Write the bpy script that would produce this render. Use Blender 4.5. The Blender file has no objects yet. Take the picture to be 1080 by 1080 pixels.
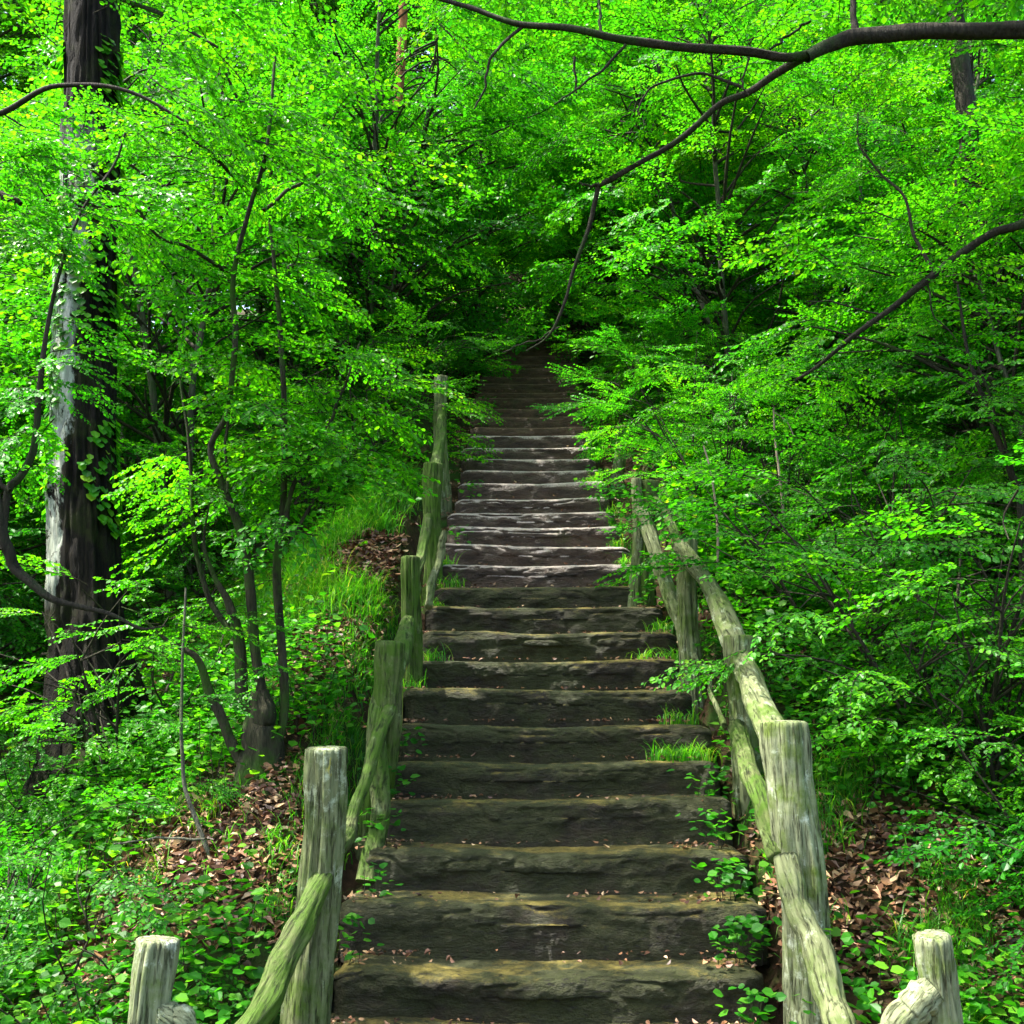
import bpy, math, random
import numpy as np
from mathutils import Vector

R = math.radians
SC = bpy.context.scene
COL = SC.collection
rng = np.random.default_rng(7)
random.seed(7)

# ------------------------------------------------------------------ camera, sky, sun, exposure
PITCH, YAW, EYE = R(10.5), R(1.32), 1.6
cam_d = bpy.data.cameras.new('camera')
cam = bpy.data.objects.new('camera', cam_d)
COL.objects.link(cam)
cam.location = (0, 0, EYE)
cam.rotation_euler = (R(90) + PITCH, 0, YAW)
cam_d.sensor_width = 36
cam_d.lens = 36
cam_d.clip_end = 600
SC.camera = cam

SUN_EL, SUN_AZ = R(64), R(-95)          # azimuth from +Y towards +X
W = bpy.data.worlds.new('World')
SC.world = W
W.use_nodes = True
nt = W.node_tree
sky = nt.nodes.new('ShaderNodeTexSky')
sky.sky_type = 'NISHITA'
sky.sun_disc = False
sky.sun_elevation = SUN_EL
sky.sun_rotation = SUN_AZ
sky.dust_density = 4.0
sky.ozone_density = .4
nt.links.new(sky.outputs[0], nt.nodes['Background'].inputs[0])
nt.nodes['Background'].inputs[1].default_value = 0.15
sd = bpy.data.lights.new('sun', 'SUN')
sd.energy = 3.6
sd.angle = R(0.6)
sd.color = (1.0, 0.95, 0.84)
sun = bpy.data.objects.new('sun', sd)
COL.objects.link(sun)
S = Vector((math.sin(SUN_AZ) * math.cos(SUN_EL), math.cos(SUN_AZ) * math.cos(SUN_EL), math.sin(SUN_EL)))
sun.rotation_euler = S.to_track_quat('Z', 'Y').to_euler()
SC.view_settings.view_transform = 'Standard'
SC.view_settings.look = 'None'
SC.view_settings.exposure = 2.3
SC.view_settings.gamma = 1.0
SC.render.engine = 'CYCLES'
SC.cycles.max_bounces = 5
SC.cycles.diffuse_bounces = 3
SC.cycles.glossy_bounces = 2
SC.cycles.transmission_bounces = 4

# ------------------------------------------------------------------ helpers
_cp, _sp = math.cos(PITCH), math.sin(PITCH)
_F = np.array([-math.sin(YAW) * _cp, math.cos(YAW) * _cp, _sp])
_R = np.array([math.cos(YAW), math.sin(YAW), 0.0])
_U = np.cross(_R, _F)


def at(px, py, Y):
    """a point of the place, Y metres ahead, seen in that direction"""
    d = _F + _R * (px - 540) / 1080 + _U * (540 - py) / 1080
    return np.array([0, 0, EYE]) + d * (Y / d[1])


def hsh(i, j, k, seed):
    n = (i * 374761393 + j * 668265263 + k * 2147483647 + seed * 1274126177).astype(np.int64) & 0xffffffff
    n = ((n ^ (n >> 13)) * 1274126177) & 0xffffffff
    n = ((n ^ (n >> 16)) * 2246822519) & 0xffffffff
    return ((n ^ (n >> 15)) & 0xffffff) / float(0xffffff)


def noise(x, y, z=0.0, seed=0):
    x, y, z = np.broadcast_arrays(np.asarray(x, float), np.asarray(y, float), np.asarray(z, float))
    i, j, k = np.floor(x).astype(np.int64), np.floor(y).astype(np.int64), np.floor(z).astype(np.int64)
    u, v, w = x - i, y - j, z - k
    u, v, w = u * u * (3 - 2 * u), v * v * (3 - 2 * v), w * w * (3 - 2 * w)
    r = 0
    for a in (0, 1):
        for b in (0, 1):
            for c in (0, 1):
                r = r + hsh(i + a, j + b, k + c, seed) * (u if a else 1 - u) * (v if b else 1 - v) * (w if c else 1 - w)
    return r * 2 - 1


def fbm(x, y, z=0.0, seed=0, o=4):
    r, a, f = 0, 1.0, 1.0
    for n in range(o):
        r = r + a * noise(np.asarray(x) * f, np.asarray(y) * f, np.asarray(z) * f, seed + n * 17)
        a *= 0.5
        f *= 2.03
    return r / 1.9


class Geo:
    """collects numpy geometry; quads and tris, a material index and a random value per face"""
    def __init__(self):
        self.v, self.q, self.m, self.r, self.s, self.n = [], [], [], [], [], 0

    def add(self, v, q, mat=0, rnd=None, smooth=False):
        v = np.asarray(v, float).reshape(-1, 3)
        q = np.asarray(q, np.int64).reshape(-1, 4)
        self.v.append(v)
        self.q.append(q + self.n)
        self.m.append(np.full(len(q), mat))
        self.r.append(np.zeros(len(q)) if rnd is None else np.asarray(rnd, float))
        self.s.append(np.full(len(q), smooth))
        self.n += len(v)

    def arrays(self):
        return (np.concatenate(self.v), np.concatenate(self.q), np.concatenate(self.m),
                np.concatenate(self.r), np.concatenate(self.s))

    def mesh(self, name, mats):
        v, q, m, r, s = self.arrays()
        me = bpy.data.meshes.new(name)
        me.vertices.add(len(v))
        me.vertices.foreach_set('co', v.astype(np.float32).ravel())
        me.loops.add(len(q) * 4)
        me.loops.foreach_set('vertex_index', q.astype(np.int32).ravel())
        me.polygons.add(len(q))
        me.polygons.foreach_set('loop_start', np.arange(0, len(q) * 4, 4, dtype=np.int32))
        me.polygons.foreach_set('material_index', m.astype(np.int32))
        me.polygons.foreach_set('use_smooth', s.astype(bool))
        for x in mats:
            me.materials.append(x)
        at_ = me.attributes.new('rnd', 'FLOAT', 'FACE')
        at_.data.foreach_set('value', r.astype(np.float32))
        me.update(calc_edges=True)
        return me

    def obj(self, name, mats, parent=None):
        o = bpy.data.objects.new(name, self.mesh(name, mats))
        COL.objects.link(o)
        if parent is not None:
            o.parent = parent
        return o


def thing(name, label, cat, loc=(0, 0, 0), group=None):
    o = bpy.data.objects.new(name, None)
    COL.objects.link(o)
    o.location = loc
    o.empty_display_size = 0.2
    return tag(o, label, cat, group)


def tag(o, label=None, cat=None, group=None, kind=None):
    for k, val in (('label', label), ('category', cat), ('group', group), ('kind', kind)):
        if val:
            o[k] = val
    return o


def nrm(a):
    a = np.asarray(a, float)
    return a / (np.linalg.norm(a, axis=-1, keepdims=True) + 1e-9)


def smooth_path(pts, n):
    """Catmull-Rom through pts"""
    P = np.asarray(pts, float)
    P = np.vstack([2 * P[0] - P[1], P, 2 * P[-1] - P[-2]])
    k = len(P) - 3
    out = []
    for t in np.linspace(0, k - 1e-6, n):
        i = int(t)
        u = t - i
        a, b, c, d = P[i], P[i + 1], P[i + 2], P[i + 3]
        out.append(.5 * ((2 * b) + (-a + c) * u + (2 * a - 5 * b + 4 * c - d) * u * u + (-a + 3 * b - 3 * c + d) * u ** 3))
    return np.array(out)


def tube(g, path, rad, sides=6, mat=0, rough=0.0, groove=0.0, seed=0, cap=False, smooth=True, flare=0.0, fn=9.0):
    P = np.asarray(path, float)
    n = len(P)
    rad = np.interp(np.linspace(0, 1, n), np.linspace(0, 1, len(np.atleast_1d(rad))), np.atleast_1d(rad))
    T = np.gradient(P, axis=0)
    T = nrm(T)
    up = np.array([0.13, 1.0, 0.07]) if abs(T[:, 2]).mean() > .6 else np.array([0.0, 0.05, 1.0])
    A = nrm(np.cross(T, up))
    B = np.cross(T, A)
    th = np.linspace(0, 2 * np.pi, sides, endpoint=False)
    ct, st = np.cos(th)[None, :], np.sin(th)[None, :]
    L = np.concatenate([[0], np.cumsum(np.linalg.norm(np.diff(P, axis=0), axis=1))])[:, None]
    rr = rad[:, None] * np.ones((1, sides))
    if rough:
        rr = rr * (1 + rough * fbm(ct * 1.3 + 5, st * 1.3, L * 2.5 + seed, seed, 3))
    if groove:
        gr = np.abs(noise(ct * fn * .45 + 9, st * fn * .45, L * 1.4 + seed * 3.1, seed + 5))
        g2 = np.abs(noise(ct * fn + 9, st * fn, L * 3 + seed * 3.1, seed + 6))
        rr = rr * (1 - groove * (1 - np.clip(gr * 4, 0, 1)) - groove * .45 * (1 - np.clip(g2 * 3, 0, 1)))
    if flare:
        t = np.clip(1 - L / (L[-1] * .16), 0, 1)
        rr = rr * (1 + flare * t ** 2 * (1 + .45 * np.sin(th * 4 + seed)[None, :]))
    V = P[:, None, :] + A[:, None, :] * (ct * rr)[..., None] + B[:, None, :] * (st * rr)[..., None]
    i = np.arange(n - 1)[:, None] * sides
    j = np.arange(sides)[None, :]
    jn = (j + 1) % sides
    q = np.stack([i + j, i + jn, i + sides + jn, i + sides + j], -1).reshape(-1, 4)
    V = V.reshape(-1, 3)
    if cap:
        for end, ring in ((n - 1, V[(n - 1) * sides:]), (0, V[:sides])):
            c = ring.mean(0)
            tdir = T[end] * (1 if end else -1)
            k0 = len(V)
            r1 = c + (ring - c) * .86 + tdir * rad[end] * .09
            r2 = c + (ring - c) * .45 + tdir * rad[end] * .13
            r3 = np.repeat((c + tdir * rad[end] * .12)[None], sides, 0) + (ring - c) * 0.02
            V = np.vstack([V, r1, r2, r3])
            s0 = end * sides
            for a0, b0 in ((s0, k0), (k0, k0 + sides), (k0 + sides, k0 + 2 * sides)):
                jj = np.arange(sides)
                q = np.vstack([q, np.stack([a0 + jj, a0 + (jj + 1) % sides, b0 + (jj + 1) % sides, b0 + jj], -1)])
    g.add(V, q, mat, rng.random(len(q)), smooth)


LT = np.array([[0, 0, 0], [.30, .36, .05], [.68, .33, .03], [1, 0, -.07], [.68, -.33, .03], [.30, -.36, .05]])


def leaves(g, P, D, N, size, aspect=1.0, mat=0, fold=1.0):
    """ovate leaves folded along the midrib: base P, direction D, normal N"""
    D = nrm(D)
    N = nrm(N - D * (N * D).sum(-1, keepdims=True))
    B = np.cross(N, D)
    s = np.asarray(size).reshape(-1, 1, 1) * np.ones((len(P), 1, 1))
    asp = np.asarray(aspect).reshape(-1, 1, 1)
    V = P[:, None, :] + s * (LT[None, :, 0:1] * D[:, None, :] + asp * LT[None, :, 1:2] * B[:, None, :] + fold * LT[None, :, 2:3] * N[:, None, :])
    k = np.arange(len(P))[:, None] * 6
    q = np.concatenate([k + np.array([[0, 3, 2, 1]]), k + np.array([[0, 5, 4, 3]])], 0)
    # the two halves of a leaf share a random value
    r = rng.random(len(P))
    g.add(V.reshape(-1, 3), q, mat, np.concatenate([r, r]))


def rotz(v, a):
    c, s = np.cos(a), np.sin(a)
    return np.stack([v[..., 0] * c - v[..., 1] * s, v[..., 0] * s + v[..., 1] * c, v[..., 2]], -1)


def make_spray(seed, L=1.0, leaf=.050, droop=.25, ns=14, step=.029):
    """a flat leafy branch growing along +X: twigs (mat 1) and two-ranked leaves (mat 0)"""
    r = np.random.default_rng(seed)
    g = Geo()
    t = np.linspace(0, 1, 9)
    main = np.stack([t * L, .07 * L * np.sin(t * 4 + seed), -droop * L * t ** 2 + .04 * np.sin(t * 6 + seed)], -1)
    tube(g, main, [.006, .0025], 3, 1)
    tw = [(main, .25)]
    for i in range(ns):
        f = .12 + .84 * i / ns
        p = np.array([np.interp(f, t, main[:, k]) for k in range(3)])
        sgn = 1 if i % 2 else -1
        ln = L * (.52 * (1 - f) + .13) * r.uniform(.7, 1.2)
        a = sgn * r.uniform(.55, 1.0)
        u = np.linspace(0, 1, 5)
        bend = -sgn * .35
        dx = np.cos(a + bend * u) * ln * u
        dy = np.sin(a + bend * u) * ln * u
        dz = -droop * ln * u ** 2 * r.uniform(.3, 1.6) + r.uniform(-.04, .06) * u * ln * 3
        path = p + np.stack([dx, dy, dz], -1)
        tube(g, path, [.0035, .0015], 3, 1)
        tw.append((path, 0.05))
    P, D, N, Sz = [], [], [], []
    for path, f0 in tw:
        seg = np.linalg.norm(np.diff(path, axis=0), axis=1)
        tot = seg.sum()
        cnt = max(2, int(tot * (1 - f0) / step))
        cl = np.concatenate([[0], np.cumsum(seg)]) / tot
        for i in range(cnt + 1):
            f = min(1, f0 + (1 - f0) * (i + r.uniform(-.2, .2)) / cnt)
            f = max(0, f)
            p = np.array([np.interp(f, cl, path[:, k]) for k in range(3)])
            f2 = min(1, f + .05)
            p2 = np.array([np.interp(f2, cl, path[:, k]) for k in range(3)])
            p1 = np.array([np.interp(f2 - .08, cl, path[:, k]) for k in range(3)])
            d = nrm(p2 - p1)
            sgn = 1 if i % 2 else -1
            a = sgn * r.uniform(.5, 1.15) if i < cnt else 0
            dd = rotz(d, a)
            dd[2] += r.uniform(-.45, .12)
            P.append(p)
            D.append(dd)
            N.append(np.array([r.normal(0, .42), r.normal(0, .42), 1]))
            Sz.append(leaf * r.uniform(.5, 1.3))
    leaves(g, np.array(P), np.array(D), np.array(N), np.array(Sz), 1.0)
    return g.arrays()


SPRAYS = [make_spray(10 + i) for i in range(5)]
FINE = [make_spray(40 + i, ns=16, leaf=.042, step=.025) for i in range(3)]
COARSE = [make_spray(60 + i, ns=9, leaf=.085, step=.07) for i in range(3)]


def put_spray(g, pos, az, pitch, scale, kind=None, roll=None):
    v, q, m, r, s = (kind or SPRAYS)[rng.integers(len(kind or SPRAYS))]
    roll = rng.normal(0, .22) if roll is None else roll
    v = v * scale
    if rng.random() < .5:
        v = v * [1, -1, 1]
    c, sn = math.cos(roll), math.sin(roll)
    v = np.stack([v[:, 0], v[:, 1] * c - v[:, 2] * sn, v[:, 1] * sn + v[:, 2] * c], -1)
    c, sn = math.cos(pitch), math.sin(pitch)
    v = np.stack([v[:, 0] * c - v[:, 2] * sn, v[:, 1], v[:, 0] * sn + v[:, 2] * c], -1)
    v = rotz(v, az) + pos
    g.v.append(v)
    g.q.append(q + g.n)
    g.m.append(m)
    g.r.append(np.clip(r * .7 + .3 * rng.random(), 0, 1))
    g.s.append(s)
    g.n += len(v)


# ------------------------------------------------------------------ materials
class NB:
    def __init__(self, name):
        self.m = bpy.data.materials.new(name)
        self.m.use_nodes = True
        self.t = self.m.node_tree
        self.b = self.t.nodes['Principled BSDF']
        self.out = self.t.nodes['Material Output']

    def n(self, typ, **kw):
        x = self.t.nodes.new(typ)
        for k, v in kw.items():
            setattr(x, k, v)
        return x

    def l(self, a, b):
        self.t.links.new(a, b)

    def coords(self, scale=(1, 1, 1), kind='Object'):
        tc = self.n('ShaderNodeTexCoord')
        mp = self.n('ShaderNodeMapping')
        mp.inputs['Scale'].default_value = scale
        self.l(tc.outputs[kind], mp.inputs[0])
        return mp.outputs[0]

    def noise(self, scale, detail=4, rough=.55, co=None, dist=0):
        x = self.n('ShaderNodeTexNoise')
        x.inputs['Scale'].default_value = scale
        x.inputs['Detail'].default_value = detail
        x.inputs['Roughness'].default_value = rough
        x.inputs['Distortion'].default_value = dist
        if co is not None:
            self.l(co, x.inputs['Vector'])
        return x.outputs['Fac']

    def ramp(self, fac, stops, interp='LINEAR'):
        x = self.n('ShaderNodeValToRGB')
        x.color_ramp.interpolation = interp
        el = x.color_ramp.elements
        while len(el) < len(stops):
            el.new(.5)
        for e, (p, c) in zip(el, stops):
            e.position = p
            e.color = (*c, 1) if len(c) == 3 else c
        self.l(fac, x.inputs[0])
        return x.outputs[0]

    def mask(self, fac, lo, hi):
        return self.ramp(fac, [(lo, (0, 0, 0)), (hi, (1, 1, 1))])

    def mix(self, fac, a, b, mode='MIX'):
        x = self.n('ShaderNodeMix', data_type='RGBA', blend_type=mode)
        for s, val in ((x.inputs[0], fac), (x.inputs[6], a), (x.inputs[7], b)):
            if hasattr(val, 'is_output'):
                self.l(val, s)
            elif isinstance(val, tuple):
                s.default_value = (*val, 1)
            else:
                s.default_value = val
        return x.outputs[2]

    def math(self, op, a, b):
        x = self.n('ShaderNodeMath', operation=op)
        for s, val in ((x.inputs[0], a), (x.inputs[1], b)):
            if hasattr(val, 'is_output'):
                self.l(val, s)
            else:
                s.default_value = val
        return x.outputs[0]

    def bump(self, h, strength=.5, dist=.02):
        x = self.n('ShaderNodeBump')
        x.inputs['Strength'].default_value = strength
        x.inputs['Distance'].default_value = dist
        self.l(h, x.inputs['Height'])
        self.l(x.outputs[0], self.b.inputs['Normal'])


def leaf_mat(name, stops, trans_gain=(1.6, 1.7, .5), spec=.38, tw=.55, hue=.5):
    k = NB(name)
    a = k.n('ShaderNodeAttribute', attribute_name='rnd')
    oi = k.n('ShaderNodeObjectInfo')
    col = k.ramp(a.outputs['Fac'], stops)
    # tree to tree and patch to patch variation of the leaf colour itself
    big = k.noise(.55, 2, .5, k.coords(kind='Object'))
    f = k.math('ADD', k.math('MULTIPLY', big, .8), k.math('MULTIPLY', oi.outputs['Random'], hue))
    tint = k.ramp(f, [(.30, (.60, .78, 1.3)), (.55, (1, 1, 1)), (.85, (1.6, 1.14, .8))])
    col = k.mix(1.0, col, tint, 'MULTIPLY')
    k.l(col, k.b.inputs['Base Color'])
    k.b.inputs['Roughness'].default_value = .42
    k.b.inputs['Specular IOR Level'].default_value = spec
    tr = k.n('ShaderNodeBsdfTranslucent')
    k.l(k.mix(1.0, col, tuple(trans_gain), 'MULTIPLY'), tr.inputs[0])
    mx = k.n('ShaderNodeMixShader')
    mx.inputs[0].default_value = tw
    k.l(k.b.outputs[0], mx.inputs[1])
    k.l(tr.outputs[0], mx.inputs[2])
    k.l(mx.outputs[0], k.out.inputs[0])
    return k.m


G1, G2, G3 = (.015, .125, .007), (.034, .24, .007), (.095, .36, .009)
LEAF = leaf_mat('beech_leaf', [(0, G1), (.5, G2), (.93, G3), (1, (.20, .38, .03))])
HERB = leaf_mat('herb_leaf', [(0, (.014, .105, .006)), (.6, (.036, .21, .008)), (1, (.12, .34, .02))], hue=.2, spec=.25)
SUNLEAF = leaf_mat('yellow_green_leaf', [(0, (.022, .20, .006)), (.5, (.055, .32, .008)), (.93, (.13, .42, .012)), (1, (.34, .38, .05))])  # yellow-green leaf; sunlit brightness is put into its colour
GRASS = leaf_mat('grass_blade', [(0, (.03, .16, .01)), (.6, (.07, .29, .012)), (.92, (.18, .38, .02)), (1, (.40, .36, .08))], hue=.1)


def bark_mat(name, dark, lit, moss, moss_lo=.55, moss_hi=.7, scale=1.0, rough=.85, zst=.16):
    k = NB(name)
    co = k.coords((1, 1, zst))
    f = k.noise(38 * scale, 6, .65, co, .4)
    col = k.ramp(f, [(.32, dark), (.68, lit)])
    m = k.noise(3.3 * scale, 5, .65, k.coords())
    col = k.mix(k.mask(m, moss_lo, moss_hi), col, moss)
    k.l(col, k.b.inputs['Base Color'])
    k.b.inputs['Roughness'].default_value = rough
    k.b.inputs['Specular IOR Level'].default_value = .2
    k.bump(f, 1.0, .03)
    return k.m


TWIG = bark_mat('twig_bark', (.014, .012, .008), (.05, .045, .028), (.03, .06, .01))
DARKBARK = bark_mat('dark_bark', (.010, .009, .006), (.035, .030, .020), (.02, .05, .008), .52, .7)
GREYBARK = bark_mat('grey_green_bark', (.03, .032, .022), (.13, .13, .09), (.05, .10, .02), .5, .68)
STEMBARK = bark_mat('stem_bark', (.008, .008, .004), (.055, .052, .028), (.03, .075, .006), .48, .62)
REDBARK = bark_mat('red_brown_bark', (.10, .035, .012), (.34, .15, .05), (.10, .10, .02), .62, .8, .5)

# old trunk: dark bark, moss, and a pale lichen patch low on its left side
k = NB('old_trunk_bark')
co = k.coords((1, 1, .2))
f = k.noise(30, 8, .75, co, .8)
col = k.ramp(f, [(.36, (.0015, .0015, .001)), (.50, (.006, .0045, .002)), (.66, (.022, .017, .007))])
ms = k.noise(2.2, 6, .7, k.coords())
col = k.mix(k.mask(ms, .50, .66), col, (.026, .038, .004))
sx = k.n('ShaderNodeSeparateXYZ')
k.l(k.coords(), sx.inputs[0])
lf = k.math('ADD', k.math('MULTIPLY', sx.outputs[0], -2.0), k.math('MULTIPLY', k.noise(3.2, 6, .75, k.coords((1, 1, .45))), .8))
zb = k.math('MULTIPLY', k.mask(k.math('MULTIPLY', sx.outputs[2], .2), .20, .24), k.ramp(k.math('MULTIPLY', sx.outputs[2], .1), [(.40, (1, 1, 1)), (.44, (0, 0, 0))]))
lm = k.math('MULTIPLY', k.math('MULTIPLY', k.mask(lf, .78, .83), zb), k.mask(k.noise(5.5, 6, .8, k.coords((1, 1, .5)), .6), .44, .49))
col = k.mix(lm, col, k.ramp(f, [(.3, (.20, .24, .17)), (.65, (.62, .66, .56))]))
k.l(col, k.b.inputs['Base Color'])
k.b.inputs['Roughness'].default_value = .85
k.b.inputs['Specular IOR Level'].default_value = .2
k.bump(f, 1.0, .06)
OLDTRUNK = k.m


def post_mat(name, base_d, base_l, pale, moss, mlo=.5, mhi=.66):
    k = NB(name)
    co = k.coords((1, 1, .13))
    f = k.noise(46, 8, .72, co, .6)
    fine = k.noise(120, 4, .7, k.coords((1, 1, .05)), .2)
    cr = k.mask(k.math('ADD', k.math('MULTIPLY', fine, .6), k.math('MULTIPLY', f, .5)), .42, .52)
    col = k.ramp(f, [(.25, base_d), (.75, base_l)])
    li = k.noise(11, 6, .75, k.coords())
    col = k.mix(k.mask(li, .55, .68), col, pale)
    mo = k.noise(4.5, 6, .7, k.coords())
    col = k.mix(k.mask(mo, mlo, mhi), col, moss)
    ye = k.noise(7.5, 4, .6, k.coords((1.3, .8, .5)))
    col = k.mix(k.mask(ye, .70, .74), col, (.36, .33, .03))
    col = k.mix(k.math('SUBTRACT', 1.0, cr), col, k.mix(1.0, col, (.26, .27, .18), 'MULTIPLY'))
    k.l(col, k.b.inputs['Base Color'])
    k.b.inputs['Roughness'].default_value = .8
    k.b.inputs['Specular IOR Level'].default_value = .25
    k.bump(k.math('ADD', f, k.math('MULTIPLY', cr, .6)), 1.0, .008)
    return k.m


POSTM = post_mat('weathered_post_wood', (.045, .052, .020), (.20, .23, .105), (.38, .44, .29), (.060, .105, .010), .46, .62)
MOSSYM = post_mat('mossy_post_wood', (.026, .034, .008), (.125, .155, .05), (.22, .28, .12), (.045, .095, .005), .40, .54)
PALEM = post_mat('pale_post_top_wood', (.07, .08, .035), (.29, .33, .18), (.52, .58, .44), (.09, .14, .015), .50, .64)


def step_mat(name, lo, hi, worn, moss, mlo, mhi, rough, tlo=.48, thi=.88):
    k = NB(name)
    co = k.coords((.5, 1, 1.6))
    f = k.noise(14, 9, .72, co, .3)
    g2 = k.noise(75, 5, .7, k.coords())
    col = k.ramp(f, [(.30, lo), (.68, hi)])
    # by facing: tops foot-worn plus painted nosing highlight, sides left dark and mossy
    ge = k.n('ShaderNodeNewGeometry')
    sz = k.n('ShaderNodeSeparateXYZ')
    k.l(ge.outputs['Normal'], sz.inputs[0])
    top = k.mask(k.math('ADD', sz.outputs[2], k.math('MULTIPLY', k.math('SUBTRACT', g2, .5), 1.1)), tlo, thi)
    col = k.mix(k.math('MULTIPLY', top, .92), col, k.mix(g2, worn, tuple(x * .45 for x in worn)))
    m = k.noise(4.2, 7, .72, k.coords((.7, 1, 1)))
    col = k.mix(k.mask(m, mlo, mhi), col, k.mix(g2, moss, tuple(x * .4 for x in moss)))
    # chips, grit and pale scuffs
    ch = k.noise(48, 6, .8, k.coords((.55, 1, 1)), 1.2)
    col = k.mix(k.mask(ch, .60, .66), col, tuple(min(1, x * 1.5) for x in hi))
    col = k.mix(k.mask(k.noise(31, 5, .8, k.coords((.4, 1, 1.8)), 1.5), .58, .63), col, lo)
    k.l(col, k.b.inputs['Base Color'])
    k.l(k.ramp(g2, [(.3, (rough,) * 3), (.7, (min(1, rough + .3),) * 3)]), k.b.inputs['Roughness'])
    k.b.inputs['Specular IOR Level'].default_value = .45
    k.bump(k.math('ADD', k.math('MULTIPLY', f, 1.3), k.math('MULTIPLY', g2, .5)), 1.0, .04)
    return k.m


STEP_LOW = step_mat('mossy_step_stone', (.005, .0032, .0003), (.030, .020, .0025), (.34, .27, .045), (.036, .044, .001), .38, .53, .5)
STEP_MID = step_mat('worn_sheen_step_stone', (.018, .011, .006), (.085, .055, .034), (.70, .60, .52), (.05, .052, .006), .56, .72, .24, .28, .62)  # pale nosing colour also paints in a silvery sky reflection
STEP_FAR = step_mat('brown_step_stone', (.030, .017, .008), (.11, .064, .030), (.30, .19, .10), (.04, .045, .006), .58, .73, .5)

k = NB('forest_soil')
f = k.noise(9, 9, .75, k.coords())
col = k.ramp(f, [(.3, (.012, .008, .004)), (.55, (.05, .030, .014)), (.75, (.11, .065, .032))])
m = k.noise(1.5, 7, .7, k.coords())
col = k.mix(k.mask(m, .48, .60), col, (.025, .07, .008))
k.l(col, k.b.inputs['Base Color'])
k.b.inputs['Roughness'].default_value = .9
k.b.inputs['Specular IOR Level'].default_value = .15
k.bump(f, 1.0, .05)
SOIL = k.m

k = NB('dead_leaf')
a = k.n('ShaderNodeAttribute', attribute_name='rnd')
k.l(k.ramp(a.outputs['Fac'], [(0, (.035, .014, .006)), (.4, (.11, .045, .018)), (.78, (.21, .10, .042)), (1, (.42, .29, .15))]), k.b.inputs['Base Color'])
k.b.inputs['Roughness'].default_value = .55
DEAD = k.m

# ------------------------------------------------------------------ ground and stairs layout
TR, RI, Y0, Z0, CX = .27, .173, 4.02, .628, .02
NLOW, NHIGH = -4, 52


def base_z(y):
    y = np.asarray(y, float)
    s = RI / TR
    z = Z0 + s * (y - Y0)
    r = np.where(z > .2, z, .2 * np.exp(np.clip((z - .2) / .2, -30, 0)))
    far = np.clip(y - 17, 0, None)
    return r - far * far * .004 * np.clip(1, 0, 1)


def ground(x, y):
    x, y = np.asarray(x, float), np.asarray(y, float)
    b = base_z(y)
    fl = np.clip(-x - 1.25, 0, None)
    fr = np.clip(x - 1.75, 0, None)
    fall = .66 * fl ** 1.05 * (1 - .5 * np.clip((fl - 2.5) / 8, 0, 1)) + .55 * fr ** 1.05 * (1 - .5 * np.clip((fr - 2.5) / 8, 0, 1))
    z = b - fall
    fade = np.clip((y - 3.0) / 2, 0, 1)
    z = np.where(z > .1, z, .1 * np.exp(np.clip((z - .1) / .6, -30, 0)))
    z = z * 1.0 - .02
    z = z + .10 * fbm(x * .8, y * .8, 3.3, 4) * np.clip((abs(x) - .9) * 1.6, 0, 1) + .35 * fbm(x * .17, y * .17, 1.3, 8) * np.clip((abs(x) - 2) / 4, 0, 1) * fade
    # banks stand a hand above the treads
    bank = np.exp(-((abs(x) - 1.35) / .35) ** 2) * .07 * fade
    z = z + bank
    inn = np.clip((1.0 - abs(x - CX)) / .12, 0, 1)
    z = z - inn * .30 * np.clip((y - 2.9) / .2, 0, 1) * (y < 19)
    return z


def warp(a, lo, hi, n, c, dense):
    t = np.linspace(-1, 1, n)
    s = np.sign(t) * (dense * np.abs(t) + (1 - dense) * np.abs(t) ** 3)
    return np.where(s < 0, c + s * (c - lo), c + s * (hi - c))


gx = warp(0, -60, 60, 330, 0, .09)
gy = warp(0, -40, 90, 330, 6, .13)
X, Yg = np.meshgrid(gx, gy)
Zg = ground(X, Yg)
g = Geo()
nx = len(gx)
i = np.arange(len(gy) - 1)[:, None] * nx
j = np.arange(nx - 1)[None, :]
g.add(np.stack([X, Yg, Zg], -1), np.stack([i + j, i + j + 1, i + nx + j + 1, i + nx + j], -1), 0, None, True)
tag(g.obj('ground', [SOIL]), kind='structure')

# ------------------------------------------------------------------ staircase
stairs = thing('stone_staircase', 'long steep flight of worn mossy steps climbing straight up the wooded slope', 'staircase', (CX, 3.0, 0))


def half_widths(n):
    l = np.interp(n, [-4, 0, 6, 12, 24, 52], [.86, .82, .72, .70, .66, .62])
    r = np.interp(n, [-4, 0, 6, 9, 12, 16, 24, 52], [.86, .86, .86, .80, .68, .58, .50, .48])
    return l, r


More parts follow.
